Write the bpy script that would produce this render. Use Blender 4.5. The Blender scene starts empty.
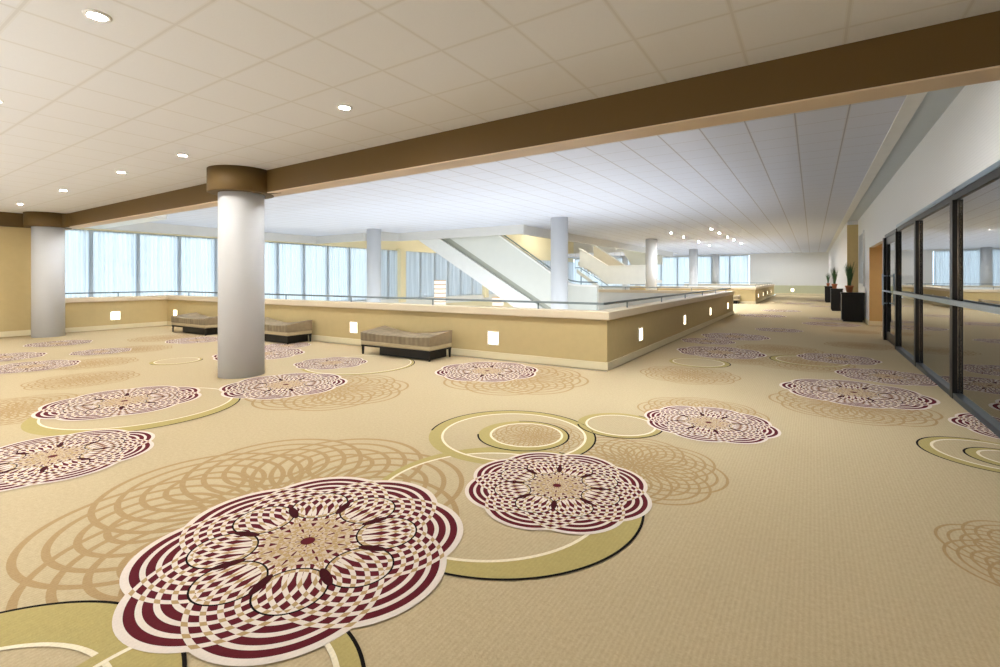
import bpy, math, random
from math import sin, cos, pi, sqrt
from mathutils import Vector
random.seed(7)
SC = bpy.context.scene
COL = SC.collection

# ------------------------------------------------------------------ helpers
class MB:
    """collects shapes, builds ONE mesh object"""
    def __init__(s):
        s.v = []; s.f = []; s.m = []; s.uv = {}; s.sm = []
    def add(s, vs, fs, mi=0, smooth=False):
        o = len(s.v); s.v += [tuple(p) for p in vs]
        for f in fs:
            s.f.append([o + i for i in f]); s.m.append(mi); s.sm.append(smooth)
        return s
    def box(s, x0, x1, y0, y1, z0, z1, mi=0):
        vs = [(x0,y0,z0),(x1,y0,z0),(x1,y1,z0),(x0,y1,z0),(x0,y0,z1),(x1,y0,z1),(x1,y1,z1),(x0,y1,z1)]
        return s.add(vs, [(0,3,2,1),(4,5,6,7),(0,1,5,4),(1,2,6,5),(2,3,7,6),(3,0,4,7)], mi)
    def bar(s, a, b, w, z0, z1, mi=0, ext=0.0):
        """box along the ground line a->b, w wide, between z0 and z1"""
        a = Vector(a[:2]); b = Vector(b[:2]); d = (b - a).normalized(); n = Vector((-d.y, d.x)) * w / 2
        a = a - d * ext; b = b + d * ext
        q = [a - n, b - n, b + n, a + n]
        vs = [(p.x, p.y, z0) for p in q] + [(p.x, p.y, z1) for p in q]
        return s.add(vs, [(0,3,2,1),(4,5,6,7),(0,1,5,4),(1,2,6,5),(2,3,7,6),(3,0,4,7)], mi)
    def prism_xz(s, pts, y0, y1, mi=0):
        n = len(pts)
        vs = [(x, y0, z) for x, z in pts] + [(x, y1, z) for x, z in pts]
        fs = [tuple(range(n)), tuple(range(2*n-1, n-1, -1))] + [(i, i+n, (i+1) % n + n, (i+1) % n) for i in range(n)]
        return s.add(vs, fs, mi)
    def prism_xy(s, pts, z0, z1, mi=0):
        n = len(pts)
        vs = [(x, y, z0) for x, y in pts] + [(x, y, z1) for x, y in pts]
        fs = [tuple(range(n-1, -1, -1)), tuple(range(n, 2*n))] + [(i, (i+1) % n, (i+1) % n + n, i+n) for i in range(n)]
        return s.add(vs, fs, mi)
    def lathe(s, prof, n=48, cx=0, cy=0, mi=0, cap=True):
        vs = []; fs = []
        for r, z in prof:
            for i in range(n):
                a = 2*pi*i/n; vs.append((cx + r*cos(a), cy + r*sin(a), z))
        for k in range(len(prof)-1):
            for i in range(n):
                j = (i+1) % n; fs.append((k*n+i, k*n+j, (k+1)*n+j, (k+1)*n+i))
        s.add(vs, fs, mi, True)
        if cap:
            o = len(s.v) - len(vs)
            s.f.append([o + i for i in range(n-1, -1, -1)]); s.m.append(mi); s.sm.append(False)
            L = o + (len(prof)-1)*n
            s.f.append([L + i for i in range(n)]); s.m.append(mi); s.sm.append(False)
        return s
    def tube(s, p0, p1, r, n=10, r1=None, mi=0):
        p0 = Vector(p0); p1 = Vector(p1); d = (p1-p0).normalized(); r1 = r if r1 is None else r1
        u = d.orthogonal().normalized(); w = d.cross(u)
        vs = [p0 + u*r*cos(2*pi*i/n) + w*r*sin(2*pi*i/n) for i in range(n)] + [p1 + u*r1*cos(2*pi*i/n) + w*r1*sin(2*pi*i/n) for i in range(n)]
        return s.add(vs, [(i, (i+1) % n, (i+1) % n+n, i+n) for i in range(n)] + [tuple(range(n-1,-1,-1)), tuple(range(n, 2*n))], mi, False)
    def build(s, name, mat, parent=None, bevel=0, loc=None):
        me = bpy.data.meshes.new(name); me.from_pydata(s.v, [], s.f)
        for m in (mat if isinstance(mat, (list, tuple)) else [mat]): me.materials.append(m)
        me.polygons.foreach_set('material_index', s.m); me.polygons.foreach_set('use_smooth', s.sm)
        if s.uv:
            L = me.uv_layers.new(name='local')
            for li, l in enumerate(me.loops):
                L.data[li].uv = s.uv.get(l.vertex_index, (0, 0))
        me.update()
        o = bpy.data.objects.new(name, me); COL.objects.link(o)
        if parent: o.parent = parent
        if loc: o.location = loc
        if bevel:
            b = o.modifiers.new('bevel', 'BEVEL'); b.width = bevel; b.segments = 2; b.limit_method = 'ANGLE'
        return o

def tag(o, label=None, cat=None, group=None, kind=None):
    if label: o['label'] = label
    if cat: o['category'] = cat
    if group: o['group'] = group
    if kind: o['kind'] = kind
    return o
def thing(name, label, cat, loc=(0,0,0), rz=0, group=None):
    o = bpy.data.objects.new(name, None); COL.objects.link(o); o.location = loc; o.rotation_euler = (0,0,rz)
    o.empty_display_size = .1
    return tag(o, label, cat, group)
def struct(name, mb, mat, parent=None, **k):
    o = mb.build(name, mat, parent, **k)
    if not parent: o['kind'] = 'structure'
    return o
def copy_tree(o, parent=None):
    c = o.copy(); COL.objects.link(c)
    if parent: c.parent = parent
    for ch in list(o.children): copy_tree(ch, c)
    return c
ORD = ['first','second','third','fourth','fifth','sixth','seventh','eighth','ninth','tenth','eleventh','twelfth','thirteenth','fourteenth','fifteenth','sixteenth','seventeenth','eighteenth','nineteenth','twentieth','twenty-first','twenty-second','twenty-third','twenty-fourth','twenty-fifth','twenty-sixth','twenty-seventh','twenty-eighth','twenty-ninth','thirtieth','thirty-first']

# ------------------------------------------------------------------ node helpers
def lin(h):
    h = h.lstrip('#'); r = [int(h[i:i+2], 16)/255 for i in (0,2,4)]
    return tuple(c/12.92 if c <= .04045 else ((c+.055)/1.055)**2.4 for c in r) + (1,)
class NT:
    def __init__(s, name):
        s.mat = bpy.data.materials.new(name); s.mat.use_nodes = True; s.t = s.mat.node_tree; s.t.nodes.clear()
        s.out = s.n('ShaderNodeOutputMaterial')
    def n(s, ty, **kw):
        nd = s.t.nodes.new(ty)
        for k, v in kw.items(): setattr(nd, k, v)
        return nd
    def put(s, sock, v):
        if isinstance(v, bpy.types.NodeSocket): s.t.links.new(v, sock)
        else: sock.default_value = v
    def math(s, op, a, b=None, c=None):
        nd = s.n('ShaderNodeMath', operation=op); s.put(nd.inputs[0], a)
        if b is not None: s.put(nd.inputs[1], b)
        if c is not None: s.put(nd.inputs[2], c)
        return nd.outputs[0]
    def mix(s, f, a, b):
        nd = s.n('ShaderNodeMix', data_type='RGBA'); s.put(nd.inputs[0], f); s.put(nd.inputs[6], a); s.put(nd.inputs[7], b)
        return nd.outputs[2]
    def noise(s, vec, scale, detail=2, rough=.5):
        nd = s.n('ShaderNodeTexNoise'); s.put(nd.inputs['Vector'], vec); nd.inputs['Scale'].default_value = scale
        nd.inputs['Detail'].default_value = detail; nd.inputs['Roughness'].default_value = rough
        return nd.outputs[0]
    def obj(s): return s.n('ShaderNodeTexCoord').outputs['Object']
    def xyz(s, v):
        nd = s.n('ShaderNodeSeparateXYZ'); s.put(nd.inputs[0], v); return nd.outputs
    def bsdf(s, col, rough=.6, metal=0, spec=.5, normal=None):
        b = s.n('ShaderNodeBsdfPrincipled'); s.put(b.inputs['Base Color'], col); s.put(b.inputs['Roughness'], rough)
        b.inputs['Metallic'].default_value = metal; b.inputs['Specular IOR Level'].default_value = spec
        if normal is not None: s.t.links.new(normal, b.inputs['Normal'])
        return b.outputs[0]
    def bump(s, h, strength=.2, dist=.01):
        b = s.n('ShaderNodeBump'); b.inputs['Strength'].default_value = strength; b.inputs['Distance'].default_value = dist
        s.put(b.inputs['Height'], h); return b.outputs[0]
    def done(s, sh):
        s.t.links.new(sh, s.out.inputs[0]); return s.mat

def paint(name, hexc, rough=.65, var=.06, scale=3, metal=0, spec=.3, bump=0, bscale=80):
    t = NT(name); v = t.obj(); c = lin(hexc)
    n = t.noise(v, scale, 3)
    col = t.mix(n, tuple(x*(1-var) for x in c[:3])+(1,), tuple(min(1, x*(1+var)) for x in c[:3])+(1,))
    nrm = t.bump(t.noise(v, bscale, 2), bump) if bump else None
    return t.done(t.bsdf(col, rough, metal, spec, nrm))

def emit(name, rgb, strength, one_sided=False):
    t = NT(name); e = t.n('ShaderNodeEmission'); e.inputs[0].default_value = rgb + (1,)
    e.inputs[1].default_value = strength
    if one_sided:
        g = t.n('ShaderNodeNewGeometry')
        t.put(e.inputs[1], t.math('MULTIPLY', t.math('SUBTRACT', 1.0, g.outputs['Backfacing']), strength))
    return t.done(e.outputs[0])

# ------------------------------------------------------------------ materials
M = {}
M['white'] = paint('white_paint', '#dcdcd8', .6)
M['column'] = paint('column_plaster', '#cfd0d1', .55, .02)
M['cream'] = paint('cream_paint', '#e6dab6', .6, .04, .6)
M['mustard'] = paint('mustard_wallcovering', '#c2ad7c', .6, .05, 8, bump=.05, bscale=220)
M['ledge'] = paint('pinkish_cream_ledge', '#dccbae', .45, .03)
M['base'] = paint('cream_baseboard', '#e0d4b0', .5, .03)
M['beam'] = paint('brown_beam_paint', '#5f4a25', .6, .04, 2)
M['beam_soffit'] = paint('light_beam_soffit', '#d8c4aa', .6, .03)
M['black'] = paint('black_metal', '#0f0f10', .35, .1)
M['blackwood'] = paint('black_stained_wood', '#131110', .4, .2, 12)
M['sill'] = paint('dark_blue_grey_sill', '#3d4850', .35, .05, 30, metal=.5)
M['steel'] = paint('brushed_steel', '#9fb0bd', .32, .05, 30, metal=.8)
M['railmetal'] = paint('grey_rail_metal', '#7d8788', .35, .04, 30, metal=.7)
M['sage'] = paint('sage_paint', '#c3c3a4', .6, .03)
M['tan'] = paint('tan_wallcovering', '#c9a56c', .6, .05, 6)
M['fascia'] = paint('grey_white_fascia', '#cfcdc8', .6, .03)
M['slot'] = paint('blue_grey_gypsum', '#bcc4c8', .6, .03)
M['stairgrey'] = paint('stair_cladding', '#cfd0c8', .5, .03)
M['stairdark'] = paint('stair_deck', '#a4a598', .5, .04)
M['stairtan'] = paint('stair_beige', '#cfc6b4', .6)
M['stone'] = paint('lower_floor_stone', '#cdc8bc', .4, .1, 2)
M['terracotta'] = paint('terracotta', '#b9714a', .7, .12, 12)
M['soil'] = paint('potting_soil', '#3a2a1e', .9, .3, 60)
M['leaf'] = paint('dark_green_leaf', '#3d5a32', .45, .35, 9)
M['panelgrey'] = paint('grey_panel', '#7e868a', .3, .08, 2)
M['trimring'] = paint('white_trim_ring', '#e8e6e0', .4, .02)

def wall_white():
    t = NT('ribbed_white_wallcovering'); v = t.obj(); z = t.xyz(v)[2]
    w = t.math('FRACT', t.math('MULTIPLY', z, 28.0))
    w = t.math('LESS_THAN', w, .16)
    col = t.mix(t.math('MULTIPLY', w, .35), lin('#dddcd9'), lin('#c6c6c4'))
    return t.done(t.bsdf(col, .55, 0, .3))
M['wallwhite'] = wall_white()

def tile_ceiling(name, base, x0, y0, line, dark, wx=.012, wy=.012):
    t = NT(name); v = t.obj(); x, y, z = t.xyz(v)
    def grid(c, off, w):
        f = t.math('FRACT', t.math('MULTIPLY', t.math('SUBTRACT', c, off - 61.0), 1/.61))
        d = t.math('ABSOLUTE', t.math('SUBTRACT', f, .5))         # .5 at a line
        d = t.math('MULTIPLY', t.math('SUBTRACT', .5, d), .61)     # metres to line
        return t.math('LESS_THAN', d, w/2), t.math('LESS_THAN', d, w*1.15)
    gx, gx2 = grid(x, x0, wx); gy, gy2 = grid(y, y0, wy)
    g = t.math('MAXIMUM', gx, gy); g2 = t.math('MAXIMUM', gx2, gy2)
    n = t.noise(v, 90, 3, .7); n2 = t.noise(v, 1.1, 1)
    b = lin(base); c = t.mix(n, tuple(k*.93 for k in b[:3])+(1,), b)
    c = t.mix(t.math('MULTIPLY', n2, .12), c, tuple(k*.8 for k in b[:3])+(1,))
    c = t.mix(g2, c, lin(dark)); c = t.mix(g, c, lin(line))
    return t.done(t.bsdf(c, .85, 0, .1))
M['ceil_near'] = tile_ceiling('beige_ceiling_tile', '#e3e3e3', -4.08, 1.44, '#d2d0cc', '#dbdad7', .016, .016)
M['ceil_far'] = tile_ceiling('white_ceiling_tile', '#d4d8e4', .407, 4.6, '#a9a9b0', '#cfcfd5', .018, .009)

# carpet -------------------------------------------------------------
def carpet_base(t):
    v = t.n('ShaderNodeNewGeometry').outputs['Position']
    x, y, z = t.xyz(v)
    n = t.noise(v, 120, 2, .6); n2 = t.noise(v, .9, 2); n3 = t.noise(v, 38, 2, .6)
    row = t.math('ABSOLUTE', t.math('SUBTRACT', t.math('FRACT', t.math('MULTIPLY', x, 46.0)), .5))
    f = t.math('ADD', t.math('MULTIPLY', n, .45), t.math('MULTIPLY', n3, .38))
    f = t.math('ADD', f, t.math('MULTIPLY', row, .24))
    c = t.mix(f, lin('#94805d'), lin('#d6c5a2'))
    return t.mix(t.math('MULTIPLY', n2, .25), c, lin('#c2b292')), n, f
def carpet():
    t = NT('beige_carpet'); c, n, f = carpet_base(t)
    return t.done(t.bsdf(c, .95, 0, .05, t.bump(f, .35, .01)))
def flat_carpet(name, hexc):
    t = NT(name); c, n, f = carpet_base(t); b = lin(hexc)
    col = t.mix(f, tuple(k*.72 for k in b[:3])+(1,), tuple(min(1, k*1.22) for k in b[:3])+(1,))
    return t.done(t.bsdf(col, .95, 0, .05, t.bump(f, .35, .01)))
PA, PR = .5, .5
def petals(t, period, duty, rmin=0):
    uv = t.n('ShaderNodeUVMap', uv_map='local').outputs[0]
    cnt = None; cover = None; dm = None
    for k in range(8):
        a = k*pi/4
        d = t.n('ShaderNodeVectorMath', operation='DISTANCE'); t.put(d.inputs[0], uv); d.inputs[1].default_value = (PA*cos(a), PA*sin(a), 0)
        d = d.outputs['Value']
        ins = t.math('LESS_THAN', d, PR)
        fr = t.math('FRACT', t.math('MULTIPLY', t.math('SUBTRACT', PR, d), 1/period))
        ln = t.math('MULTIPLY', t.math('LESS_THAN', fr, duty), ins)
        if rmin: ln = t.math('MULTIPLY', ln, t.math('GREATER_THAN', d, rmin))
        cnt = ln if cnt is None else t.math('ADD', cnt, ln)
        cover = ins if cover is None else t.math('MAXIMUM', cover, ins)
        dm = d if dm is None else t.math('MINIMUM', dm, d)
    r = t.n('ShaderNodeVectorMath', operation='LENGTH'); t.put(r.inputs[0], uv)
    return cnt, cover, dm, r.outputs['Value']
def rosette():
    t = NT('maroon_rosette_carpet'); base, n, f = carpet_base(t)
    cnt, cover, dm, r = petals(t, .077, .38, .16)
    def tint(h, lo=.75, hi=1.2):
        b = lin(h); return t.mix(f, tuple(k*lo for k in b[:3])+(1,), tuple(min(1, k*hi) for k in b[:3])+(1,))
    maroon = tint('#5c2027'); white = tint('#dccfc2', .85, 1.1); tan = tint('#b0946a'); black = tint('#16100f')
    odd = t.math('LESS_THAN', t.math('ABSOLUTE', t.math('SUBTRACT', t.math('MODULO', cnt, 2.0), 1.0)), .5)
    zero = t.math('LESS_THAN', cnt, .5)
    cr = t.math('LESS_THAN', r, .29)
    even_c = t.mix(zero, tan, maroon)                 # crossings of two white lines are tan
    odd_c = t.mix(cr, white, t.mix(.55, white, tan))
    c = t.mix(odd, even_c, odd_c)
    # dark ovals between the petals' hearts and a thin black loop round every heart
    lp = t.math('LESS_THAN', t.math('ABSOLUTE', t.math('SUBTRACT', dm, .195)), .0055)
    c = t.mix(lp, c, black)
    u, v, _ = t.xyz(t.n('ShaderNodeUVMap', uv_map='local').outputs[0])
    an = t.math('ADD', t.math('ARCTAN2', v, u), 2*pi)
    an = t.math('SUBTRACT', t.math('MODULO', an, pi/4), pi/8)
    ex = t.math('DIVIDE', t.math('SUBTRACT', t.math('MULTIPLY', r, t.math('COSINE', an)), .45), .095)
    ey = t.math('DIVIDE', t.math('MULTIPLY', r, t.math('SINE', an)), .03)
    el = t.math('LESS_THAN', t.math('ADD', t.math('MULTIPLY', ex, ex), t.math('MULTIPLY', ey, ey)), 1.0)
    c = t.mix(el, c, tint('#3f1519'))
    c = t.mix(t.math('LESS_THAN', r, .045), c, maroon)
    c = t.mix(cover, white, c)                        # white border outside the petals
    return t.done(t.bsdf(c, .95, 0, .05, t.bump(f, .35, .01)))
def tan_rings():
    t = NT('tan_ring_carpet'); base, n, f = carpet_base(t)
    cnt, cover, dm, r = petals(t, .1, .29, .1)
    b = lin('#9c7a4a')
    tn = t.mix(f, tuple(k*.75 for k in b[:3])+(1,), tuple(k*1.2 for k in b[:3])+(1,))
    on = t.math('GREATER_THAN', cnt, .5)
    c = t.mix(t.math('MULTIPLY', on, .64), base, tn)
    c = t.mix(cover, base, c)
    return t.done(t.bsdf(c, .95, 0, .05, t.bump(f, .35, .01)))
M['carpet'] = carpet(); M['green'] = flat_carpet('olive_band_carpet', '#b0a068')
M['cwhite'] = flat_carpet('ivory_line_carpet', '#e8dcc0'); M['cblack'] = flat_carpet('black_line_carpet', '#191512')
M['rosette'] = rosette(); M['tanring'] = tan_rings()

def sheer():
    t = NT('sheer_curtain'); v = t.obj(); x, y, z = t.xyz(v)
    cv = t.n('ShaderNodeCombineXYZ'); t.put(cv.inputs[0], t.math('MULTIPLY', x, 7.0)); t.put(cv.inputs[1], t.math('MULTIPLY', y, 7.0)); t.put(cv.inputs[2], t.math('MULTIPLY', z, .1))
    n = t.noise(cv.outputs[0], 1.6, 3, .65)
    k = t.n('ShaderNodeMapRange'); t.put(k.inputs[0], n); k.inputs[1].default_value = .3; k.inputs[2].default_value = .72; k.inputs[3].default_value = .06; k.inputs[4].default_value = .40
    tr = t.n('ShaderNodeBsdfTransparent'); tl = t.n('ShaderNodeBsdfTranslucent'); tl.inputs[0].default_value = (.94,.95,.96,1)
    df = t.n('ShaderNodeBsdfDiffuse'); df.inputs[0].default_value = (.8,.81,.82,1)
    m1 = t.n('ShaderNodeMixShader'); m1.inputs[0].default_value = .15; t.put(m1.inputs[1], tl.outputs[0]); t.put(m1.inputs[2], df.outputs[0])
    m2 = t.n('ShaderNodeMixShader'); t.put(m2.inputs[0], k.outputs[0]); t.put(m2.inputs[1], m1.outputs[0]); t.put(m2.inputs[2], tr.outputs[0])
    return t.done(m2.outputs[0])
M['sheer'] = sheer()
def beige_drape():
    t = NT('beige_drape'); v = t.obj(); y = t.xyz(v)[1]
    n = t.noise(v, 3, 2); c = t.mix(n, lin('#b5a68c'), lin('#d6cab4'))
    tl = t.n('ShaderNodeBsdfTranslucent'); t.put(tl.inputs[0], c); df = t.n('ShaderNodeBsdfDiffuse'); t.put(df.inputs[0], c)
    m = t.n('ShaderNodeMixShader'); m.inputs[0].default_value = .45; t.put(m.inputs[1], tl.outputs[0]); t.put(m.inputs[2], df.outputs[0])
    return t.done(m.outputs[0])
M['drape'] = beige_drape()
def glass(name, ior=1.5, tint=(.96,.98,.98,1), rough=0.0, coat=0.0):
    t = NT(name); fr = t.n('ShaderNodeFresnel'); fr.inputs[0].default_value = ior
    tr = t.n('ShaderNodeBsdfTransparent'); tr.inputs[0].default_value = tint
    gl = t.n('ShaderNodeBsdfGlossy'); gl.inputs['Roughness'].default_value = rough; gl.inputs[0].default_value = (.95,.97,.98,1)
    mx = t.n('ShaderNodeMixShader'); t.put(mx.inputs[0], t.math('MULTIPLY_ADD', fr.outputs[0], 1-coat, coat)); t.put(mx.inputs[1], tr.outputs[0]); t.put(mx.inputs[2], gl.outputs[0])
    return t.done(mx.outputs[0])
M['glass'] = glass('window_glass')
M['glass_dark'] = glass('lobby_glass', 1.5, (.85,.88,.9,1), .01, .5)
M['can'] = emit('downlight_lamp', (1,.965,.92), 680, True)
M['canfar'] = emit('cool_downlight_lamp', (.95,.97,1), 5200, True)
M['globe'] = emit('fill_globe_glow', (.92,.95,1), 44)  # glow of the added lobby globes
M['fillroom'] = emit('side_room_fill', (1,.97,.93), 4000, True)
M['fillupper'] = emit('upper_hall_fill', (1,.95,.86), 900, True)
M['fillwash'] = emit('fill_downlight_neutral', (.95,.975,1), 2700, True)
M['fillnear'] = emit('fill_globe_glow_near', (.88,.93,1), 74)
M['step'] = emit('step_light_lens', (1,.80,.52), 7)
M['paper'] = emit('lit_paper', (1,.93,.82), 1.1)

def upholstery():
    t = NT('taupe_upholstery'); v = t.obj(); x, y, z = t.xyz(v)
    st = t.math('FRACT', t.math('MULTIPLY', x, 9.0)); st = t.math('ABSOLUTE', t.math('SUBTRACT', st, .5))
    n = t.noise(v, 5, 3)
    f = t.math('ADD', t.math('MULTIPLY', n, .7), t.math('MULTIPLY', st, .4))
    c = t.mix(f, lin('#5f5242'), lin('#ad9c7c'))
    return t.done(t.bsdf(c, .6, 0, .3, t.bump(t.noise(v, 150, 2), .15)))
M['uph'] = upholstery()
M['uphpale'] = paint('pale_taupe_piping_cushion', '#b7a684', .7, .08, 20)

# ------------------------------------------------------------------ camera
FPX, HZ = 477.0, 278.0
cd = bpy.data.cameras.new('camera'); cam = bpy.data.objects.new('camera', cd); COL.objects.link(cam)
cam.location = (0, 0, 1.5); cam.rotation_euler = (pi/2, 0, math.asin(.548))
cd.sensor_width = 36; cd.lens = FPX/1000*36; cd.shift_y = -(333.5-HZ)/1000
cd.clip_start = .02; cd.clip_end = 500
SC.camera = cam

# ------------------------------------------------------------------ layout constants
ZN, ZF, ZB = 3.15, 3.74, 2.80             # near ceiling, far ceiling, beam underside
XL, XW, XR, XP = -17.05, -22.7, 1.5, -2.77  # left wall, window wall, right wall, parapet side
PC = (XP, 7.38)                            # parapet corner
PL = (XL, 6.85)                            # parapet left corner
YP2 = 22.0                                 # end of the first parapet
YE = 50.0                                  # end wall
YB = -6.5                                  # wall behind

# ------------------------------------------------------------------ floor with its carpet pattern
fl = MB()
def slab(pts): fl.prism_xy(pts, -.35, 0)
slab([(XL-.1, YB), (4.2, YB), (4.2, PC[1]-.04), (XP, PC[1]-.04), (XL-.1, PL[1]-.04)])
slab([(XP, PC[1]-.04), (4.2, PC[1]-.04), (4.2, YE), (XP, YE)])
slab([(-10.4, YP2+.0), (XP, YP2+.0), (XP, 31.5), (-10.4, 31.5)])
slab([(-8.0, 17.5), (XP, 17.5), (XP, YP2), (-8.0, YP2)])
def disc(cx, cy, R, rot, z, mi):
    """scalloped disc = union of the eight petal circles, a little enlarged"""
    N = 144; base = len(fl.v); vs = [(cx, cy, z)]; uv = [(0, 0)]
    for i in range(N):
        th = 2*pi*i/N; ph = ((th + pi/8) % (pi/4)) - pi/8
        rr = PA*cos(ph) + sqrt((PR+.012)**2 - (PA*sin(ph))**2)
        uv.append((rr*cos(th), rr*sin(th))); k = R/1.012
        vs.append((cx + k*rr*cos(th+rot), cy + k*rr*sin(th+rot), z))
    fl.add(vs, [(0, i+1, (i+1) % N + 1) for i in range(N)], mi)
    for i, q in enumerate(uv): fl.uv[base+i] = q
def ring(c0, r0, c1, r1, z, mi, a0=0, a1=2*pi):
    N = 120; vs = []; fs = []
    for i in range(N+1):
        a = a0 + (a1-a0)*i/N
        vs += [(c0[0]+r0*cos(a), c0[1]+r0*sin(a), z), (c1[0]+r1*cos(a), c1[1]+r1*sin(a), z)]
    fs = [(2*i, 2*i+2, 2*i+3, 2*i+1) for i in range(N)]
    fl.add(vs, fs, mi)
# tan ring rosettes under everything
TAN = [(-3.02,1.85,1.32,.2),(-1.2,3.78,.7,.1),(-2.18,3.95,.48,0),(-3.75,6.12,1.12,.3),(-1.05,5.69,.69,.2),(.36,6.95,.84,.1),(1.12,3.62,.55,.4),
       (-1.61,7.81,.74,.2),(-5.4,4.1,1.05,.1),(-10.6,3.1,.66,.2),(-11.9,4.2,.66,0),(-9.0,2.52,.68,.3),(-7.6,1.5,.8,.1),(-.2,9.9,.84,.3),
       (-.6,11.6,.8,0),(.9,13.2,.7,.2),(1.0,16.6,.6,0),(-1.0,9.8,.6,0),(-13.5,5.4,.8,.2)]
for i, (x, y, R, a) in enumerate(TAN): disc(x, y, R, a, .0006 + .00012*i, 5)
def crescent(co, ro, ci, ri, z, black=None):
    ring(co, ro, ci, ri, z, 1)
    ring(ci, ri, ci, ri-.022, z+.0002, 2)
    if black: ring(co, ro+.008, co, ro-.008, z+.0002, 3, *black)
crescent((-1.79,2.77),.93,(-1.87,2.72),.79,.0034,(-1.9,1.6))
crescent((-2.42,3.90),.79,(-2.40,3.90),.69,.0042,(-.2,3.6))
crescent((-2.31,3.93),.43,(-2.29,3.955),.35,.005,(-2.6,2.2))
crescent((-1.65,4.74),.42,(-1.64,4.74),.35,.0044,(-2.6,1.4))
crescent((-2.35,.13),.81,(-2.30,.13),.59,.0037,(-.6,3.8))
crescent((-1.78,.75),.60,(-1.79,.74),.53,.0048,(-.6,2.6))
crescent((-6.46,2.34),.99,(-6.56,2.40),.91,.0040,(-.9,1.2))
crescent((1.26,5.64),.47,(1.28,5.66),.40,.0036,(1.5,4.9))
crescent((1.36,5.60),.27,(1.38,5.62),.21,.0046,(1.5,4.9))
crescent((-1.68,9.0),.5,(-1.70,9.02),.43,.0036,(-1.6,1.0))
crescent((-.05,10.3),.62,(-.03,10.3),.55,.0036,(1.5,4.6))
crescent((-6.6,5.6),.95,(-6.62,5.62),.9,.0036,(-1.6,1.2))
crescent((-9.6,4.0),.4,(-9.62,4.02),.35,.0036,(-1.6,1.2))
ROS = [(-2.40,1.67,.885,0),(-1.54,3.10,.665,0),(-5.33,1.29,.72,0),(-7.0,2.35,.82,.1),(-6.18,3.95,.83,.4),(-4.38,6.31,.84,.2),(-.9,5.31,.65,.1),
       (.45,7.75,.84,.3),(.95,9.28,.66,0),(.39,10.82,.65,.2),(1.85,6.75,.66,.1),(-1.56,10.47,.83,.3),(-1.66,13.47,.8,.1),(-2.07,12.14,.6,.2),
       (-.81,15.83,.6,.1),(.5,18.73,.8,.3),(.47,21.17,.6,0),(-1.69,21.55,.85,.1),(.4,30.25,.6,.2),(-12.75,2.35,.65,.2),(-11.05,2.4,.65,.1),
       (-12.08,3.67,.5,.2),(-9.08,5.25,.83,.3),(-7.08,5.39,.62,.1),(-9.72,6.24,.5,0),(-12.4,5.6,.65,.2),(-1.2,25.2,.8,0),(-.7,33,.8,.2),(.4,38,.7,.1),(-14.4,3.6,.6,0)]
for i, (x, y, R, a) in enumerate(ROS): disc(x, y, R, 0, .0056 + .0001*i, 4)
floor = struct('floor', fl, [M['carpet'], M['green'], M['cwhite'], M['cblack'], M['rosette'], M['tanring']])
struct('floor_lower_level', MB().box(XW-.3, 0, 5.5, YE+.3, -4.4, -4.2), M['stone'])

# ------------------------------------------------------------------ ceilings
struct('ceiling', MB().box(XL-.1, 4.2, YB, 4.28, ZN, ZN+.25), M['ceil_near'])
cf = MB()
cf.box(-17.4, XR-.345, 4.32, 16.2, ZF, ZF+.35); cf.box(XW, -17.4, 6.85, 16.2, ZF, ZF+.35)
cf.box(-17.4, XR-.345, 16.2, 17.6, ZF, ZF+.35); cf.box(-10.2, XR-.345, 17.6, YE, ZF, ZF+.35); cf.box(XW, -10.2, 46.5, YE, ZF, ZF+.35)
struct('ceiling', cf, M['ceil_far'])
struct('ceiling', MB().box(XW, -17.1, 4.32, 6.85, 3.36, 3.5), M['white'])
struct('ceiling', MB().box(XW-.3, -9.9, 15.9, YE+.3, 7.4, 7.6), M['white'])
struct('trim_1', MB().box(.97, XR-.345, 4.42, YE, ZF-.012, ZF), M['white'])
struct('trim_2', MB().box(XR-.345, XR+.1, 4.32, 23.4, ZF+.02, ZF+.3), M['slot'])
# dropped fascia round the ceiling opening
fa = MB()
for a, b in (((-10.2,17.31),(-17.4,17.31)), ((-17.4,17.31),(-18.6,16.2)), ((-18.6,16.2),(XW+.3,16.2)), ((XW+.2,16.2),(XW+.2,6.85)), ((-10.3,17.4),(-10.3,43))):
    fa.bar(a, b, .22, 3.36, ZF+.3, 0, .1)
struct('trim_3', fa, M['fascia'])
# upper hall seen through the opening
struct('wall_upper_right', MB().box(-10.2, -9.9, 17.4, YE, ZF+.35, 7.4), M['cream'])
struct('wall_upper_front', MB().box(XW, -10.2, 15.9, 16.2, ZF+.35, 7.4), M['cream'])
struct('floor_upper_landing', MB().box(XW, -17.0, 16.2, 22.3, 4.15, 4.4), M['white'])

# ------------------------------------------------------------------ brown beam across the hall
bm_ = MB(); bm_.box(XL, 4.2, 4.15, 4.42, ZB+.012, ZN+.02)
beam = struct('ceiling_beam', bm_, M['beam'])
MB().box(XL, 4.2, 4.15, 4.42, ZB, ZB+.012).build('beam_soffit', M['beam_soffit'], beam)
struct('wall_beam_upstand', MB().box(XL, 4.2, 4.28, 4.40, ZN+.02, ZF+.35), M['white'])

struct('ceiling_beam_left', MB().box(XL, XL+.15, YB, 4.15, ZB, ZN), M['beam'])
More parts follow.
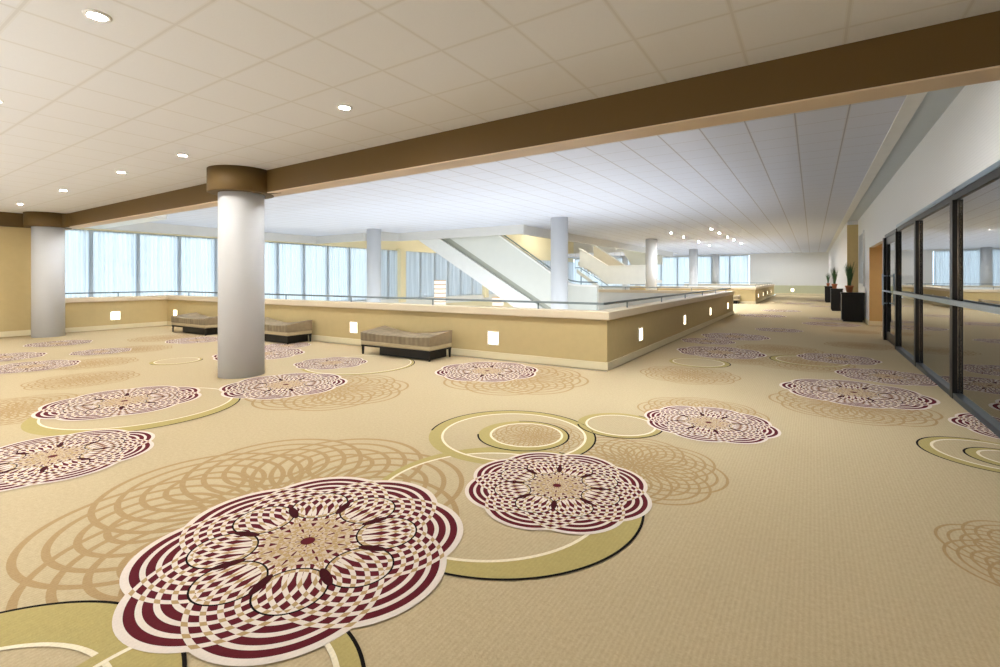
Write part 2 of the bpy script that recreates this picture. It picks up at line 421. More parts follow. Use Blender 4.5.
# ------------------------------------------------------------------ columns
def column(x, y, z0, z1, label, cap=False, r=.32):
    t = thing('column', label, 'column', (x, y, 0), 0, 'round white columns'); t['kind'] = 'structure'
    MB().lathe([(r, z0), (r, z1)], 64).build('shaft', M['column'], t)
    if cap:
        c = MB(); c.lathe([(.45, ZB-.005), (.465, ZB+.005), (.465, ZN)], 64)
        # concave fillets that run the collar into the beam face
        for sx in (1, -1):
            pts = [(sx*.42, .24)]
            for i in range(9):
                a = i/8*pi/2; pts.append((sx*(.405 + .22*(1-cos(a))), .11*0 + .245 - .19*(1-sin(a))))
            pts.append((sx*.64, .26))
            c.prism_xy(pts if sx < 0 else pts[::-1], ZB-.004, ZN)
        c.build('collar', M['beam'], t)
    return t
column(-7.42, 4.0, 0, ZN, 'large white round column in the foreground left, brown collar, standing beside a bench', True)
column(-16.45, 3.9, 0, ZN, 'white round column with brown collar standing at the far left wall', True)
column(-7.9, 16.1, -4.2, ZF, 'white round column rising in front of the wide diagonal stair')
column(-16.9, 15.2, -4.2, ZF, 'white round column standing before the sheer curtains left of the diagonal stair')
column(-7.75, 27.7, 0, ZF, 'white round column at the right end of the distant switchback stair')
column(-7.75, 39.3, 0, ZF, 'white round column before the distant end windows, next after the switchback stair')
column(-7.6, 48.6, 0, ZF, 'most distant white round column close to the end windows')
column(-15.9, 47.4, 0, ZF, 'thin looking white column behind the distant switchback stair, left of a pair', False, .27)
column(-14.6, 47.4, 0, ZF, 'thin looking white column behind the distant switchback stair, right of a pair', False, .27)

# ------------------------------------------------------------------ outer walls
wl = MB(); wl.box(XL-.2, XL, YB, 4.3, 0, ZN+.3)
struct('wall_left', wl, M['mustard'])
struct('baseboard_left', MB().box(XL, XL+.025, YB, 4.3, .012, .15), M['base'])
struct('wall_left_return', MB().box(XW, XL-.2, 4.1, 4.32, -4.2, ZF+.35), M['mustard'])
struct('wall_back', MB().box(XL-.2, 4.2, YB-.2, YB, 0, ZN+.3), M['mustard'])
# window wall: sill, head
ww = MB(); ww.box(XW-.25, XW-.05, 4.1, YE, 3.30, 7.4); 
struct('trim_5', MB().box(XW-.25, XW+.12, 4.1, YE, -.35, .14), M['white'])
ww.box(XW-.25, XW-.05, 4.1, YE, -4.2, -.35)
for y0 in (22.4, 32.0): ww.box(XW-.25, XW+.3, y0, y0+.5, -.1, 3.4)
struct('wall_window_side', ww, M['cream'])
we = MB(); we.box(XW-.25, XR+.3, YE, YE+.2, 3.62, 7.4); we.box(-4.9, XR+.3, YE, YE+.2, .86, 3.62); we.box(XW-.25, -4.9, YE, YE+.2, -4.2, .6)
struct('wall_far', we, M['wallwhite'])
struct('wall_far_lower', MB().box(-4.9, XR+.3, YE-.02, YE+.2, 0, .83), M['sage'])
struct('trim_4', MB().box(-4.9, XR, YE-.06, YE+.05, .83, .90), M['white'])
struct('baseboard_far', MB().box(-4.9, XR, YE-.05, YE-.02, .012, .14), M['base'])

# windows with sheer curtains -------------------------------------------------
def window_bay(name, w, z0, z1):
    f = MB(); f.box(-.05, .05, 0, .06, z0, z1); f.box(-.05, .05, w-.06, w, z0, z1)
    f.box(-.03, .03, .05, w-.05, z0, z0+.05); f.box(-.03, .03, .05, w-.05, z1-.05, z1);
    o = f.build(name, M['steel']); o['kind'] = 'structure'
    MB().box(-.004, .004, .05, w-.05, z0+.05, z1-.05).build('pane', M['glass'], o)
    return o
def curtain_mesh(w, z0, z1):
    n = int(w*48); vs = []; fs = []
    for i in range(n+1):
        y = w*i/n; x = .035*sin(2*pi*y/.145 + .6*sin(y*5)) + .012*sin(y*91)
        vs += [(x*.8, y, z1), (x*1.1, y, z0)]
    fs = [(2*i, 2*i+1, 2*i+3, 2*i+2) for i in range(n)]
    m = MB(); m.add(vs, fs, 0, True); return m
ys = []; y = 5.1
while y < YE-.2: ys.append(y); y += 1.5
win0 = window_bay('window_1', 1.5, .14, 3.30); win0.location = (XW-.12, ys[0], 0)
cur0 = curtain_mesh(1.5, .16, 3.28).build('curtain', M['sheer'])
for i, y in enumerate(ys):
    w = win0 if i == 0 else copy_tree(win0)
    w.location = (XW-.12, y, 0); w.name = 'window_%d' % (i+1)
    c = cur0 if i == 0 else cur0.copy()
    if i: COL.objects.link(c)
    c.location = (XW-.0, y, 0)
    where = 'to the left of the big column' if y < 11.3 else ('between the big column and the diagonal stair' if y < 27 else 'behind and beyond the stairs')
    tag(c, 'sheer white curtain, %s window bay from the left along the window wall' % ORD[i], 'curtain', 'sheer curtains along the window wall')
xs = []; x = -22.6
while x < -5.2: xs.append(x); x += 1.6
wn = len(ys)
win1 = window_bay('window_%d' % (wn+1), 1.6, .6, 3.62); cur1 = curtain_mesh(1.6, .62, 3.6).build('curtain', M['sheer'])
for i, x in enumerate(xs):
    w = win1 if i == 0 else copy_tree(win1)
    w.location = (x, YE+.1, 0); w.rotation_euler = (0,0,-pi/2); w.location = (x, YE+.1, 0); w.name = 'window_%d' % (wn+1+i)
    c = cur1 if i == 0 else cur1.copy()
    if i: COL.objects.link(c)
    c.location = (x, YE-.08, 0); c.rotation_euler = (0,0,-pi/2)
    tag(c, 'sheer curtain of the distant end wall, %s bay from its left corner' % ORD[i], 'curtain', 'sheer curtains on the end wall')

# ------------------------------------------------------------------ parapets round the stair well
def off(a, b, d):
    a = Vector(a); b = Vector(b); u = (b-a).normalized(); n = Vector((-u.y, u.x)); return tuple(a+n*d), tuple(b+n*d)
def parapet(name, path, inner_white=True, ledge=True):
    """path with the room on its right hand side; wall body lies to the left of the path"""
    T = .2
    def offset(pts, d):
        P = [Vector(p) for p in pts]; out = []
        for i, p in enumerate(P):
            ns = []
            if i > 0: u = (P[i]-P[i-1]).normalized(); ns.append(Vector((-u.y, u.x)))
            if i < len(P)-1: u = (P[i+1]-P[i]).normalized(); ns.append(Vector((-u.y, u.x)))
            n = sum(ns, Vector((0,0)));
            if len(ns) == 2: n = n / (1 + ns[0].dot(ns[1]))
            out.append(p + n*d)
        return out
    def strip(d0, d1, z0, z1):
        A = offset(path, d0); B = offset(path, d1); m = MB()
        n = len(A); vs = []
        for z in (z0, z1):
            vs += [(p.x, p.y, z) for p in A] + [(p.x, p.y, z) for p in B]
        fs = []
        for i in range(n-1):
            a, b, c, d = i, i+1, n+i+1, n+i
            fs += [(d, c, b, a), (2*n+a, 2*n+b, 2*n+c, 2*n+d), (a, b, 2*n+b, 2*n+a), (c, d, 2*n+d, 2*n+c)]
        fs += [(0, 2*n, 3*n, n), (n-1, 2*n-1, 4*n-1, 3*n-1)]
        m.add(vs, fs); return m
    w = struct(name, strip(0, T*.5, 0, .82), M['mustard'])
    strip(T*.5, T, -.35, .82).build('inner_face', M['white'], w)
    strip(-.05, T+.06, .82, .955).build('ledge', M['ledge'], w, bevel=.012)
    strip(-.022, 0, .012, .135).build('baseboard', M['base'], w)
    return w, offset
def guard_rail(path, label, step=2.35, z=1.075):
    t = thing('guard_rail', label, 'railing', (0,0,0))
    n = MB()
    for a, b in zip(path, path[1:]): n.bar(a, b, .05, z-.018, z+.018, 0, .024)
    n.build('rail', M['railmetal'], t)
    for a, b in zip(path, path[1:]):
        a = Vector(a); b = Vector(b); L = (b-a).length; k = max(1, round(L/step))
        for i in range(k):
            p = a + (b-a)*((i+.5)/k)
            q = MB(); q.tube((p.x, p.y, .955), (p.x, p.y, z-.018), .014, 10); q.build('post', M['railmetal'], t)
    return t
path1 = [(XL, 4.32), PL, PC, (XP, YP2), (-8.8, YP2)]
pw, off1 = parapet('wall_atrium_front', path1)
r1 = [tuple(p) for p in off1(path1, .1)]
guard_rail([r1[0], (r1[1][0], r1[1][1]-.06)], 'grey guard rail on the low wall at far left below the curtains')
guard_rail(r1[1:4], 'long grey guard rail on the mustard stairwell wall, turning its corner')
guard_rail([(r1[3][0]-.06, r1[3][1]), r1[4]], 'short grey guard rail on the back side of the stairwell wall')
path2 = [(-10.2, 31.4), (-2.79, 31.4), (-2.79, 47.7), (-10.2, 47.7)]
pw2, off2 = parapet('wall_atrium_far', path2)
r2 = [tuple(p) for p in off2(path2, .1)]
guard_rail(r2, 'distant grey guard rail on the second stairwell wall')

# step lights -------------------------------------------------------------
def step_light(x, y, rz, label, z=.40):
    t = thing('step_light', label, 'wall light', (x, y, z), rz, 'recessed step lights in the low walls')
    f = MB(); W, H = .125, .13
    f.box(-.018, .004, -W, -W+.02, -H, H); f.box(-.018, .004, W-.02, W, -H, H); f.box(-.018, .004, -W+.02, W-.02, -H, -H+.02); f.box(-.018, .004, -W+.02, W-.02, H-.02, H)
    f.build('frame', M['trimring'], t)
    MB().box(-.010, .001, -W+.021, W-.021, -H+.021, H-.021).build('lens', M['step'], t)
dv = (Vector(PC)-Vector(PL)).normalized(); fa_ang = math.atan2(dv.y, dv.x) - pi/2
def on_front(X): return PL[1] + (X-PL[0])*dv.y/dv.x
for X, lab in ((-4.93,'square glowing step light in mustard wall just right of the nearest bench'),(-8.62,'square glowing step light just left of the nearest bench'),
               (-12.7,'square glowing step light in the mustard wall behind the big column'),(-16.55,'square glowing step light above the far left bench')):
    step_light(X, on_front(X)-.003, fa_ang, lab, .39)
# local -X is the room side for rz = 0 -> facing -X ; rotate to face -Y
step_light(XL+.003, 5.5, pi, 'square glowing step light in the low wall under the left curtains', .40)
for Y, lab in ((9.14,'narrow looking step light on the corridor side wall, nearest its corner'),(12.9,'second step light from the corner on the corridor side wall'),
               (16.6,'third step light from the corner on the corridor side wall'),(20.4,'last step light on the first corridor wall, by its far end')):
    step_light(XP+.003, Y, pi, lab, .42)
for i, Y in enumerate((33.2, 36.6, 40.2, 44.0)):
    step_light(-2.787, Y, pi, '%s step light along the distant second stairwell wall' % ORD[i], .42)
step_light(-1.5, YE-.023, -pi/2, 'glowing step light low on the distant end wall', .42)

# ------------------------------------------------------------------ wide stair rising to the upper level
st = thing('staircase', 'wide white diagonal stair rising left to the upper floor behind the stairwell wall', 'stairs', (-9.0, 18.5, 0))
def stp(m, name, mat, par=st, **k):
    for i, v in enumerate(m.v): m.v[i] = (v[0]-par.location.x, v[1]-par.location.y, v[2]-par.location.z)
    return m.build(name, mat, par, **k)
def zdk(X): return .42 + .565*(-9.0-X)
top_line = [(-18.0, 7.55), (-9.05, 1.72), (-8.6, 1.44), (-8.35, 1.30), (-8.1, 1.21), (-7.8, 1.17), (-7.0, 1.15)]
stp(MB().prism_xz([(-18.0, zdk(-18.0)), (-18.0, zdk(-18.0)-1.15), (-8.2, zdk(-8.2)-1.15), (-8.2, zdk(-8.2)-.36), (-18.0, zdk(-18.0)-.36)][1:], 17.46, 17.7), 'outer_cladding', M['white'])
stp(MB().prism_xz([(-18.0, zdk(-18.0)-.36), (-8.2, zdk(-8.2)-.36), (-8.2, zdk(-8.2)), (-18.0, zdk(-18.0))], 17.6, 17.7), 'skirt_panel', M['stairdark'])
stp(MB().prism_xz(top_line + [(-7.0, -.3), (-8.0, -.3), (-18.0, zdk(-18.0))], 17.54, 17.7), 'balustrade', M['stairgrey'])
stp(MB().prism_xz(top_line + [(x, z+.07) for x, z in top_line[::-1]], 17.5, 17.74), 'balustrade_cap', M['trimring'])
stp(MB().prism_xz([(x, z+.15) for x, z in top_line] + [(x, z+.20) for x, z in top_line[::-1]], 17.6, 17.66), 'handrail', M['railmetal'])
sp = MB()
for i in range(24):
    X = -8.1 - i*.3; z = (i+1)*.18
    sp.box(X-.3, X, 17.74, 19.6, z-.4, z)
stp(sp, 'steps', M['stone'])

# distant switchback stair
st2 = thing('staircase', 'distant white switchback stair with a level landing, behind the diagonal stair', 'stairs', (-12, 35, 0))
g1 = [(-15.4,3.79),(-15.4,2.37),(-14.7,2.2),(-13.2,1.05),(-10.25,1.0),(-10.25,2.4),(-13.1,2.4)]
stp(MB().prism_xz(g1, 35.0, 35.16), 'front_guard', M['white'], st2)
stp(MB().prism_xz([(-15.4,3.79),(-13.1,2.4),(-10.25,2.4),(-10.25,2.45),(-13.09,2.45),(-15.4,3.85)], 34.97, 35.2), 'guard_cap', M['trimring'], st2)
sp = MB()
for i in range(9):
    X = -13.2 - i*.27; z = 1.35 + (i+1)*.16
    sp.box(X-.27, X, 35.16, 37.4, z-.3, z)
stp(sp, 'steps', M['stone'], st2)
stp(MB().box(-13.2, -10.25, 35.16, 39.8, 1.1, 1.35), 'landing', M['stone'], st2)
stp(MB().prism_xz([(-15.2,4.2),(-15.2,3.0),(-12.9,1.4),(-10.25,1.4),(-10.25,1.9),(-12.6,2.5)], 37.4, 37.55), 'middle_guard', M['stairtan'], st2)
stp(MB().prism_xz([(-15.2,4.2),(-12.6,2.5),(-12.6,2.58),(-15.2,4.28)], 37.36, 37.6), 'middle_guard_cap', M['white'], st2)
stp(MB().prism_xz([(-13.9,4.3),(-13.2,3.2),(-12.8,2.6),(-10.25,2.6),(-10.25,4.2)], 39.8, 39.95), 'rear_guard', M['stairgrey'], st2)
stp(MB().prism_xz([(-14.2,3.9),(-13.6,4.5),(-10.25,4.2),(-10.25,4.3),(-13.6,4.6),(-14.3,3.95)], 39.75, 40.0), 'rear_guard_cap', M['white'], st2)
# free hand rail and post in front of the flight
stp(MB().tube((-15.2,34.6,2.3),(-12.9,34.6,.95),.035).tube((-15.6,34.6,2.3),(-15.2,34.6,2.3),.035), 'handrail', M['railmetal'], st2)
stp(MB().tube((-15.1,34.6,.2),(-15.1,34.6,2.3),.045), 'handrail_post', M['railmetal'], st2)
stp(MB().prism_xz([(-15.4,2.2),(-15.4,1.9),(-12.6,.0),(-12.2,.0)], 34.4, 34.55), 'lower_stringer', M['stairgrey'], st2)

# paper lantern towers rising from the lower level
def lantern(x, y, ztp, label):
    t = thing('lantern', label, 'lamp', (x, y, -4.2), 0)
    h = ztp + 4.2
    MB().box(-.32, .32, -.32, .32, 0, .12).build('base', M['blackwood'], t)
    k = int((h-.12)/.27); ph = (h-.12)/k; p = MB(); f = MB()
    for i in range(k):
        z = .12 + i*ph
        p.box(-.26, .26, -.26, .26, z, z+ph-.045); f.box(-.275, .275, -.275, .275, z+ph-.045, z+ph)
    p.build('paper_shade', M['paper'], t); f.build('band', M['tan'], t)
lantern(-20.0, 23.5, 1.37, 'tall lit white paper lantern tower before the curtains left of the stair')
lantern(-16.4, 24.8, .32, 'shorter lit lantern tower just showing above the rail under the diagonal stair')

# ------------------------------------------------------------------ right wall: glazing, doorway, panel
wr = MB()
wr.box(XR, XR+.12, YB, 2.5, 0, ZN+.3); wr.box(XR, XR+.12, 2.5, 14.95, 2.55, ZF+.35)
wr.box(XR, XR+.12, 14.95, 15.6, 0, ZF+.35); wr.box(XR, XR+.12, 15.6, 18.95, 2.46, ZF+.35); wr.box(XR, XR+.12, 18.95, 23.4, 0, ZF+.35)
wr.box(1.16, XR+.12, 23.42, YE, 0, ZF+.35)
struct('wall_right', wr, M['wallwhite'])
struct('wall_right_pier', MB().box(1.15, XR, 23.38, 23.42, 0, 3.6), M['mustard'])
struct('baseboard_right', MB().box(XR-.02, XR, 18.95, 23.38, .012, .14).box(XR-.02, XR, 15.0, 15.6, .012, .14).box(1.14, 1.16, 23.45, YE-.1, .012, .14), M['base'])
al = MB(); al.box(XR+.12, 2.3, 18.95, 19.05, 0, 2.5); al.box(XR+.12, 2.3, 15.5, 15.6, 0, 2.5); al.box(2.3, 2.4, 15.5, 19.05, 0, 2.5); al.box(XR+.12, 2.4, 15.5, 19.05, 2.46, 2.56)
al.box(XR-.002, XR+.12, 18.94, 18.96, 0, 2.46)
struct('wall_doorway_recess', al, M['tan'])
struct('baseboard_recess', MB().box(XR, 2.3, 18.92, 18.94, .012, .15), M['base'])
# glazing bays 2.58 m wide
posts = [2.9, 5.45, 8.05, 10.6, 12.90]
def glazing(n, y0, y1):
    f = MB(); f.box(XR-.02, XR+.06, y0, y1, 2.47, 2.55)
    o = f.build('window_%d' % n, M['black']); o['kind'] = 'structure'
    MB().box(XR+.005, XR+.017, y0+.14, y1, .07, 2.47).build('pane', M['glass_dark'], o)
    MB().box(XR-.045, XR+.004, y0, y0+.14, 0, 2.47).build('post', M['black'], o)
    MB().box(XR-.04, XR+.06, y0+.14, y1, .0, .07).build('sill', M['sill'], o)
    MB().box(XR-.03, XR+.06, y0-.06, y1+.06, 2.55, 2.61).build('head_trim', M['steel'], o)
    b = MB(); b.box(XR-.085, XR-.045, y0-.02, y1+.02, 1.17, 1.23); b.build('mid_rail', M['steel'], o)
n0 = wn + len(xs) + 1
for i in range(4): glazing(n0+i, posts[i], posts[i+1])
# glass door in the last bay
d = MB(); d.box(XR-.02, XR+.06, 13.04, 14.95, 2.47, 2.55); d.box(XR-.06, XR+.06, 14.75, 14.95, 0, 2.47); d.box(XR-.045, XR+.004, 12.90, 13.04, 0, 2.47)
do = d.build('door_1', M['black']); do['kind'] = 'structure'
MB().box(XR+.005, XR+.017, 13.3, 14.6, .22, 2.3).build('pane', M['glass_dark'], do)
lf = MB(); lf.box(XR-.01, XR+.04, 13.06, 13.3, .02, 2.46); lf.box(XR-.01, XR+.04, 14.6, 14.74, .02, 2.46); lf.box(XR-.01, XR+.04, 13.3, 14.6, .02, .22); lf.box(XR-.01, XR+.04, 13.3, 14.6, 2.3, 2.46)
lf.build('door_frame', M['black'], do)
hd = MB(); hd.tube((XR-.1, 14.5, .85), (XR-.1, 14.5, 1.6), .018); hd.tube((XR-.1, 14.5, .9), (XR-.01, 14.5, .9), .012); hd.tube((XR-.1, 14.5, 1.55), (XR-.01, 14.5, 1.55), .012)
hd.tube((XR-.1, 13.1, 1.2), (XR-.1, 14.45, 1.2), .02); hd.tube((XR-.1, 13.2, 1.2), (XR-.01, 13.2, 1.2), .012)
hd.build('door_handle', M['steel'], do)
# room behind the glass with drapes close to it
struct('wall_side_room', MB().box(4.0, 4.2, 2.4, 15.2, 0, 2.8).box(XR+.12, 4.0, 14.98, 15.2, 0, 2.8).box(XR+.12, 4.0, 2.3, 2.5, 0, 2.8), M['tan'])
struct('ceiling_side_room', MB().box(XR+.12, 4.2, 2.3, 15.2, 2.8, 2.9), M['white'])
for i in range(4):
    y0 = posts[i]+.2; L = 2.3; vs = []; fs = []; n = 120
    for k in range(n+1):
        yy = y0 + L*k/n; x = 1.86 + .03*sin(2*pi*yy/.16) + .012*sin(yy*23)
        vs += [(x, yy, 2.44), (x*1.0, yy, .05)]
    m = MB(); m.add(vs, [(2*k, 2*k+2, 2*k+3, 2*k+1) for k in range(n)], 0, True)
    tag(m.build('curtain', M['drape']), 'beige drape hanging behind the glass wall, %s bay from the doorway' % ORD[3-i], 'curtain', 'beige drapes behind the glass')
# framed dark panel on the right wall
wp = thing('framed_panel', 'tall grey framed panel on the white wall between doorway and planters', 'wall panel', (XR, 21.5, 0))
f = MB(); f.box(-.05, 0, -.95, -.87, 1.22, 3.15); f.box(-.05, 0, .87, .95, 1.22, 3.15); f.box(-.05, 0, -.87, .87, 1.22, 1.30); f.box(-.05, 0, -.87, .87, 3.07, 3.15)
f.build('frame', M['white'], wp); MB().box(-.03, 0, -.87, .87, 1.30, 3.07).build('panel', M['panelgrey'], wp)

# ------------------------------------------------------------------ planters with potted grasses
def planter(x, y, s, h, label):
    t = thing('planter_box', label, 'planter', (x, y, 0), 0, 'black planter boxes along the right wall')
    b = MB(); b.box(-s/2, s/2, -s/2, s/2, .06, h-.05)
    b.build('body', M['blackwood'], t, bevel=.008)
    MB().box(-s/2+.04, s/2-.04, -s/2+.04, s/2-.04, .005, .06).build('plinth', M['black'], t)
    MB().box(-s/2-.015, s/2+.015, -s/2-.015, s/2+.015, h-.05, h).build('top', M['blackwood'], t, bevel=.006)
def potted(x, y, z, sc, label, seed):
    rnd = random.Random(seed)
    t = thing('potted_plant', label, 'plant', (x, y, z), 0, 'potted spiky plants on the planters')
    MB().lathe([(.085*sc, .003), (.12*sc, .2*sc), (.135*sc, .2*sc), (.135*sc, .25*sc), (.115*sc, .25*sc), (.11*sc, .22*sc)], 28).build('pot', M['terracotta'], t)
    MB().lathe([(.108*sc, .215*sc), (.108*sc, .222*sc)], 24).build('soil', M['soil'], t)
    m = MB()
    for i in range(70):
        a = rnd.uniform(0, 2*pi); L = rnd.uniform(.5, 1.0)*sc; lean = rnd.uniform(.05, .38); w = rnd.uniform(.012, .022)*sc
        b = Vector((.05*sc*cos(a)*rnd.random(), .05*sc*sin(a)*rnd.random(), .22*sc)); n = 7; vs = []
        for k in range(n+1):
            q = k/n; rr = lean*L*(q**1.7)*.75; hh = L*(q - .25*lean*q*q)
            c = b + Vector((cos(a)*rr, sin(a)*rr, hh)); ww_ = w*(1-q**2)+.0015
            u = Vector((-sin(a), cos(a), 0))*ww_; dn = Vector((0,0,-.25*ww_))
            vs += [c-u, c+dn, c+u]
        fs = []
        for k in range(n):
            for j in range(2): fs.append((3*k+j, 3*k+j+1, 3*k+j+4, 3*k+j+3))
        m.add(vs, fs, 0, True)
    m.build('foliage', M['leaf'], t)
planter(1.15, 20.5, .62, 1.0, 'nearest and largest black planter box, beside the tan doorway')
planter(.92, 26.6, .44, 1.02, 'middle black planter box against the right corridor wall')
planter(.88, 35.5, .5, 1.0, 'farthest black planter box down the corridor')
potted(1.07, 20.5, 1.0, .95, 'spiky green plant in terracotta pot on the nearest planter', 1)
potted(.84, 26.6, 1.02, .85, 'spiky green plant in terracotta pot on the middle planter', 2)
potted(.80, 35.5, 1.0, .7, 'spiky green plant in terracotta pot on the farthest planter', 3)

# ------------------------------------------------------------------ benches
def bench(label, L=1.75, D=.66):
    t = thing('bench', label, 'bench', (0,0,0), 0, 'upholstered wavy benches along the mustard wall')
    # upper cushion with a saddle shaped top
    nx, ny = 28, 10
    def topz(u, v):     # u,v in -1..1
        z = .425 + .07*abs(u)**1.8 + .035*v*abs(u) - .012*(1-abs(u))*v
        e = max(abs(u), abs(v)); 
        return z - .018*max(0, (e-.9)/.1)**2
    vs = []; fs = []
    for j in range(ny+1):
        for i in range(nx+1):
            u = -1+2*i/nx; v = -1+2*j/ny; vs.append((u*L/2, v*D/2, topz(u, v)))
    for j in range(ny+1):
        for i in range(nx+1):
            u = -1+2*i/nx; v = -1+2*j/ny; vs.append((u*(L/2-.004), v*(D/2-.004), .275))
    N = (nx+1)*(ny+1); W = nx+1
    for j in range(ny):
        for i in range(nx):
            a = j*W+i; fs += [(a, a+1, a+W+1, a+W), (N+a, N+a+W, N+a+W+1, N+a+1)]
    for i in range(nx):
        fs += [(i, N+i, N+i+1, i+1), (ny*W+i+1, N+ny*W+i+1, N+ny*W+i, ny*W+i)]
    for j in range(ny):
        fs += [(j*W+W, N+j*W+W, N+j*W, j*W), (j*W+nx, N+j*W+nx, N+(j+1)*W+nx, (j+1)*W+nx)]
    m = MB(); m.add(vs, fs, 0, True); o = m.build('cushion', M['uph'], t)
    es = o.modifiers.new('split', 'EDGE_SPLIT'); es.split_angle = 1.0
    MB().box(-L/2+.002, L/2-.002, -D/2+.002, D/2-.002, .195, .272).build('seat_base', M['uphpale'], t, bevel=.02)
    MB().box(-L/2+.01, L/2-.01, -D/2+.01, D/2-.01, .165, .195).build('frame', M['blackwood'], t)
    MB().box(-L/2+.42, L/2-.1, -D/2+.1, D/2-.05, .012, .165).build('plinth', M['blackwood'], t)
    for sx in (-1, 1):
        for sy in (-1, 1):
            l = MB(); cx = sx*(L/2-.035); cy = sy*(D/2-.035)
            l.tube((cx, cy, .008), (cx, cy, .168), .018, 4, .028); l.build('leg', M['blackwood'], t)
    return t
b0 = bench('nearest taupe upholstered bench with wavy top, between two step lights')
b0.location = (-6.57, 6.70, 0); b0.rotation_euler = (0,0,.036)
for x, y, lab in ((-10.72, 6.62,'taupe upholstered bench partly hidden by the big column, right of it'),(-14.0, 6.42,'farthest left taupe bench, left of the big column near the corner'),(-4.42, 30.9,'tiny distant bench before the second stairwell wall')):
    b = copy_tree(b0); b.location = (x, y, 0); b['label'] = lab
    b.rotation_euler = (0,0,.036 if y < 20 else 0)

# ------------------------------------------------------------------ recessed downlights
def downlight(x, y, z, mat, label, group, r=.046):
    t = thing('downlight', label, 'ceiling light', (x, y, z), 0, group)
    MB().lathe([(r+.028, 0), (r+.028, -.006), (r+.004, -.010), (r+.004, -.001)], 32, cap=False).build('trim_ring', M['trimring'], t)
    n = 32; vs = [(r*cos(2*pi*i/n), r*sin(2*pi*i/n), -.005) for i in range(n)]
    MB().add(vs, [tuple(range(n-1, -1, -1))]).build('lens', mat, t)
near = [(-3.76,1.12,'large bright round downlight nearest the top left corner'),(-3.78,3.03,'bright round downlight in front of the brown beam, right of the big column'),
        (-7.07,3.02,'round downlight just left of the big column collar'),(-9.0,2.98,'round downlight second to the left of the big column'),
        (-11.76,3.0,'round downlight third to the left of the big column'),(-14.8,3.04,'farthest left round downlight near the left column'),
        (-6.35,1.12,'round downlight cut by the left edge of the picture')]
for x, y, l in near: downlight(x, y, ZN, M['can'], l, 'downlights in the tiled near ceiling')
hidden = [(-3.76,-1.9),(-3.76,-4.5),(-7.07,-.8),(-7.07,-3.6),(-10.2,-.8),(-10.2,-3.6),(-13.5,-.8),(-13.5,-3.6),(-10.2,1.12),(-13.5,1.12)]
for x, y in hidden: downlight(x, y, ZN, M['can'], 'round downlight in the near ceiling, out of the picture', 'downlights out of the picture')
far = []
for k, Y in enumerate((23.5, 25.9, 28.6, 31.0, 34.5)): far.append((-3.88, Y, 'small downlight in the far ceiling, right hand row, %s nearest' % ORD[k]))
for k, Y in enumerate((24.6, 27.3, 31.5, 35.2)): far.append((-5.9, Y, 'small downlight in the far ceiling, left hand row, %s nearest' % ORD[k]))
for x, y, l in far: downlight(x, y, ZF, M['canfar'], l, 'small downlights in the far ceiling')

# unseen globe lamps added in the lower lobby as fill for the tall ceiling
def globe(x, y, r=.22, z=-4.2, label='added white globe fill lamp in the lower lobby, out of the picture', group='added fill globe lamps of the lower lobby', h=1.0, mat='globe'):
    t = thing('fill_globe_lamp', label, 'lamp', (x, y, z), 0, group)
    MB().lathe([(.2, .005), (.2, .03), (.03, .05), (.03, h-.05), (.07, h)], 20).build('stand', M['black'], t)
    m = MB(); m.lathe([(r*sin(pi*k/12)+.001, h+r-r*cos(pi*k/12)) for k in range(13)], 24); m.build('globe', M[mat], t)
for x in (-20, -16, -12, -8, -4.8):
    for y in (9.2, 12.4, 15.4): globe(x, y, h=1.0 if x < -13 else 3.1)
for x, y in ((-15.2,-.4),(-12,-.5),(-8.6,-.6),(-5.2,-.9),(-2.6,-2.2)):  # globe lamps added beyond the view to brighten the near ceiling
    globe(x, y, .2, 0, 'added white globe fill lamp standing out of the picture in the near hall', 'added fill globe lamps of the near hall', mat='fillnear')
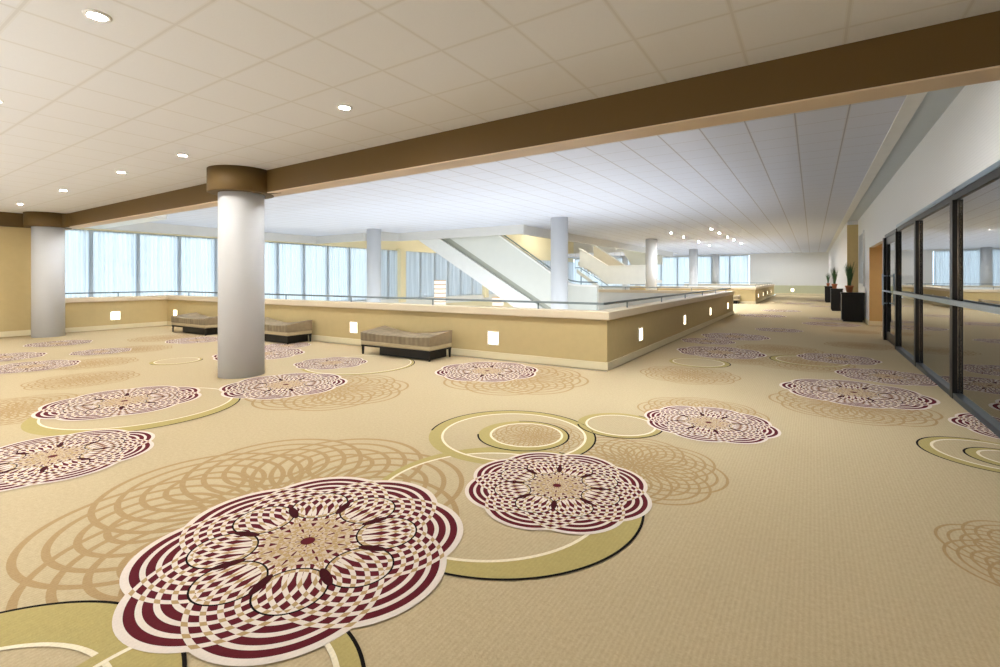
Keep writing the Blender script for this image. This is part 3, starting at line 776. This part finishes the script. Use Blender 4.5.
for x, y in ((-3.9,9.2),(-3.9,12.2),(-3.9,15.6),(-4,33),(-4,37.5),(-4,42),(-4,46)): globe(x, y, .2, -4.2, 'added tall globe fill lamp in the lower lobby, hidden by the stairwell wall', 'added tall fill globe lamps of the lower lobby', 3.4)  # tall unseen globes, added fill for the ceiling by the corridor
for y in (33.5, 38.5, 43.5):  # more added fill globes below the second well
    for x in (-8.5, -5): globe(x, y, h=3.1)
downlight(1.95, 17.3, 2.46, M['can'], 'added fill downlight inside the tan doorway recess, out of the picture', 'downlights out of the picture')  # lamp added to lighten the recess
for yy in (4.5, 7.5, 10.5, 13.5): downlight(2.7, yy, 2.8, M['fillroom'], 'added fill downlight behind the glass wall, out of the picture', 'downlights out of the picture')  # unseen lamps added so the drapes glow through the glass
for x in (-15.5, -12.5, -9.5, -6.5, -3.6, -1.9, -.7): downlight(x, 5.9, ZF, M['fillwash'], 'added fill downlight in the tall ceiling right behind the brown beam, hidden by it', 'added fill downlights behind the beam')  # fill row added out of sight to brighten the corridor
for x in (-3.4, -1.6, .2): downlight(x, 46.5, ZF, M['fillwash'], 'added tiny fill downlight close to the distant end wall', 'added tiny fill downlights by the end wall')  # added to wash the end wall with light
# unseen upper hall lamps, added as warm fill
for i, (x, y) in enumerate(((-15,20),(-20,28),(-13,33),(-20,40),(-14,44))):
    downlight(x, y, 7.4, M['fillupper'], 'added fill downlight in the upper hall, out of the picture', 'downlights out of the picture', .16)

# ------------------------------------------------------------------ daylight
wd = bpy.data.worlds.new('overcast_daylight'); SC.world = wd; wd.use_nodes = True
bg = wd.node_tree.nodes.get('Background') or wd.node_tree.nodes.new('ShaderNodeBackground')
bg.inputs[0].default_value = (.70, .86, 1.0, 1); bg.inputs[1].default_value = 2.3

# ------------------------------------------------------------------ view
vs_ = SC.view_settings; vs_.view_transform = 'Standard'; vs_.look = 'None'; vs_.gamma = 1; vs_.use_curve_mapping = False
vs_.exposure = 0.2
cy = SC.cycles
cy.use_denoising = True; cy.max_bounces = 10; cy.diffuse_bounces = 6; cy.transparent_max_bounces = 16; cy.sample_clamp_indirect = 6
cy.caustics_reflective = False; cy.caustics_refractive = False
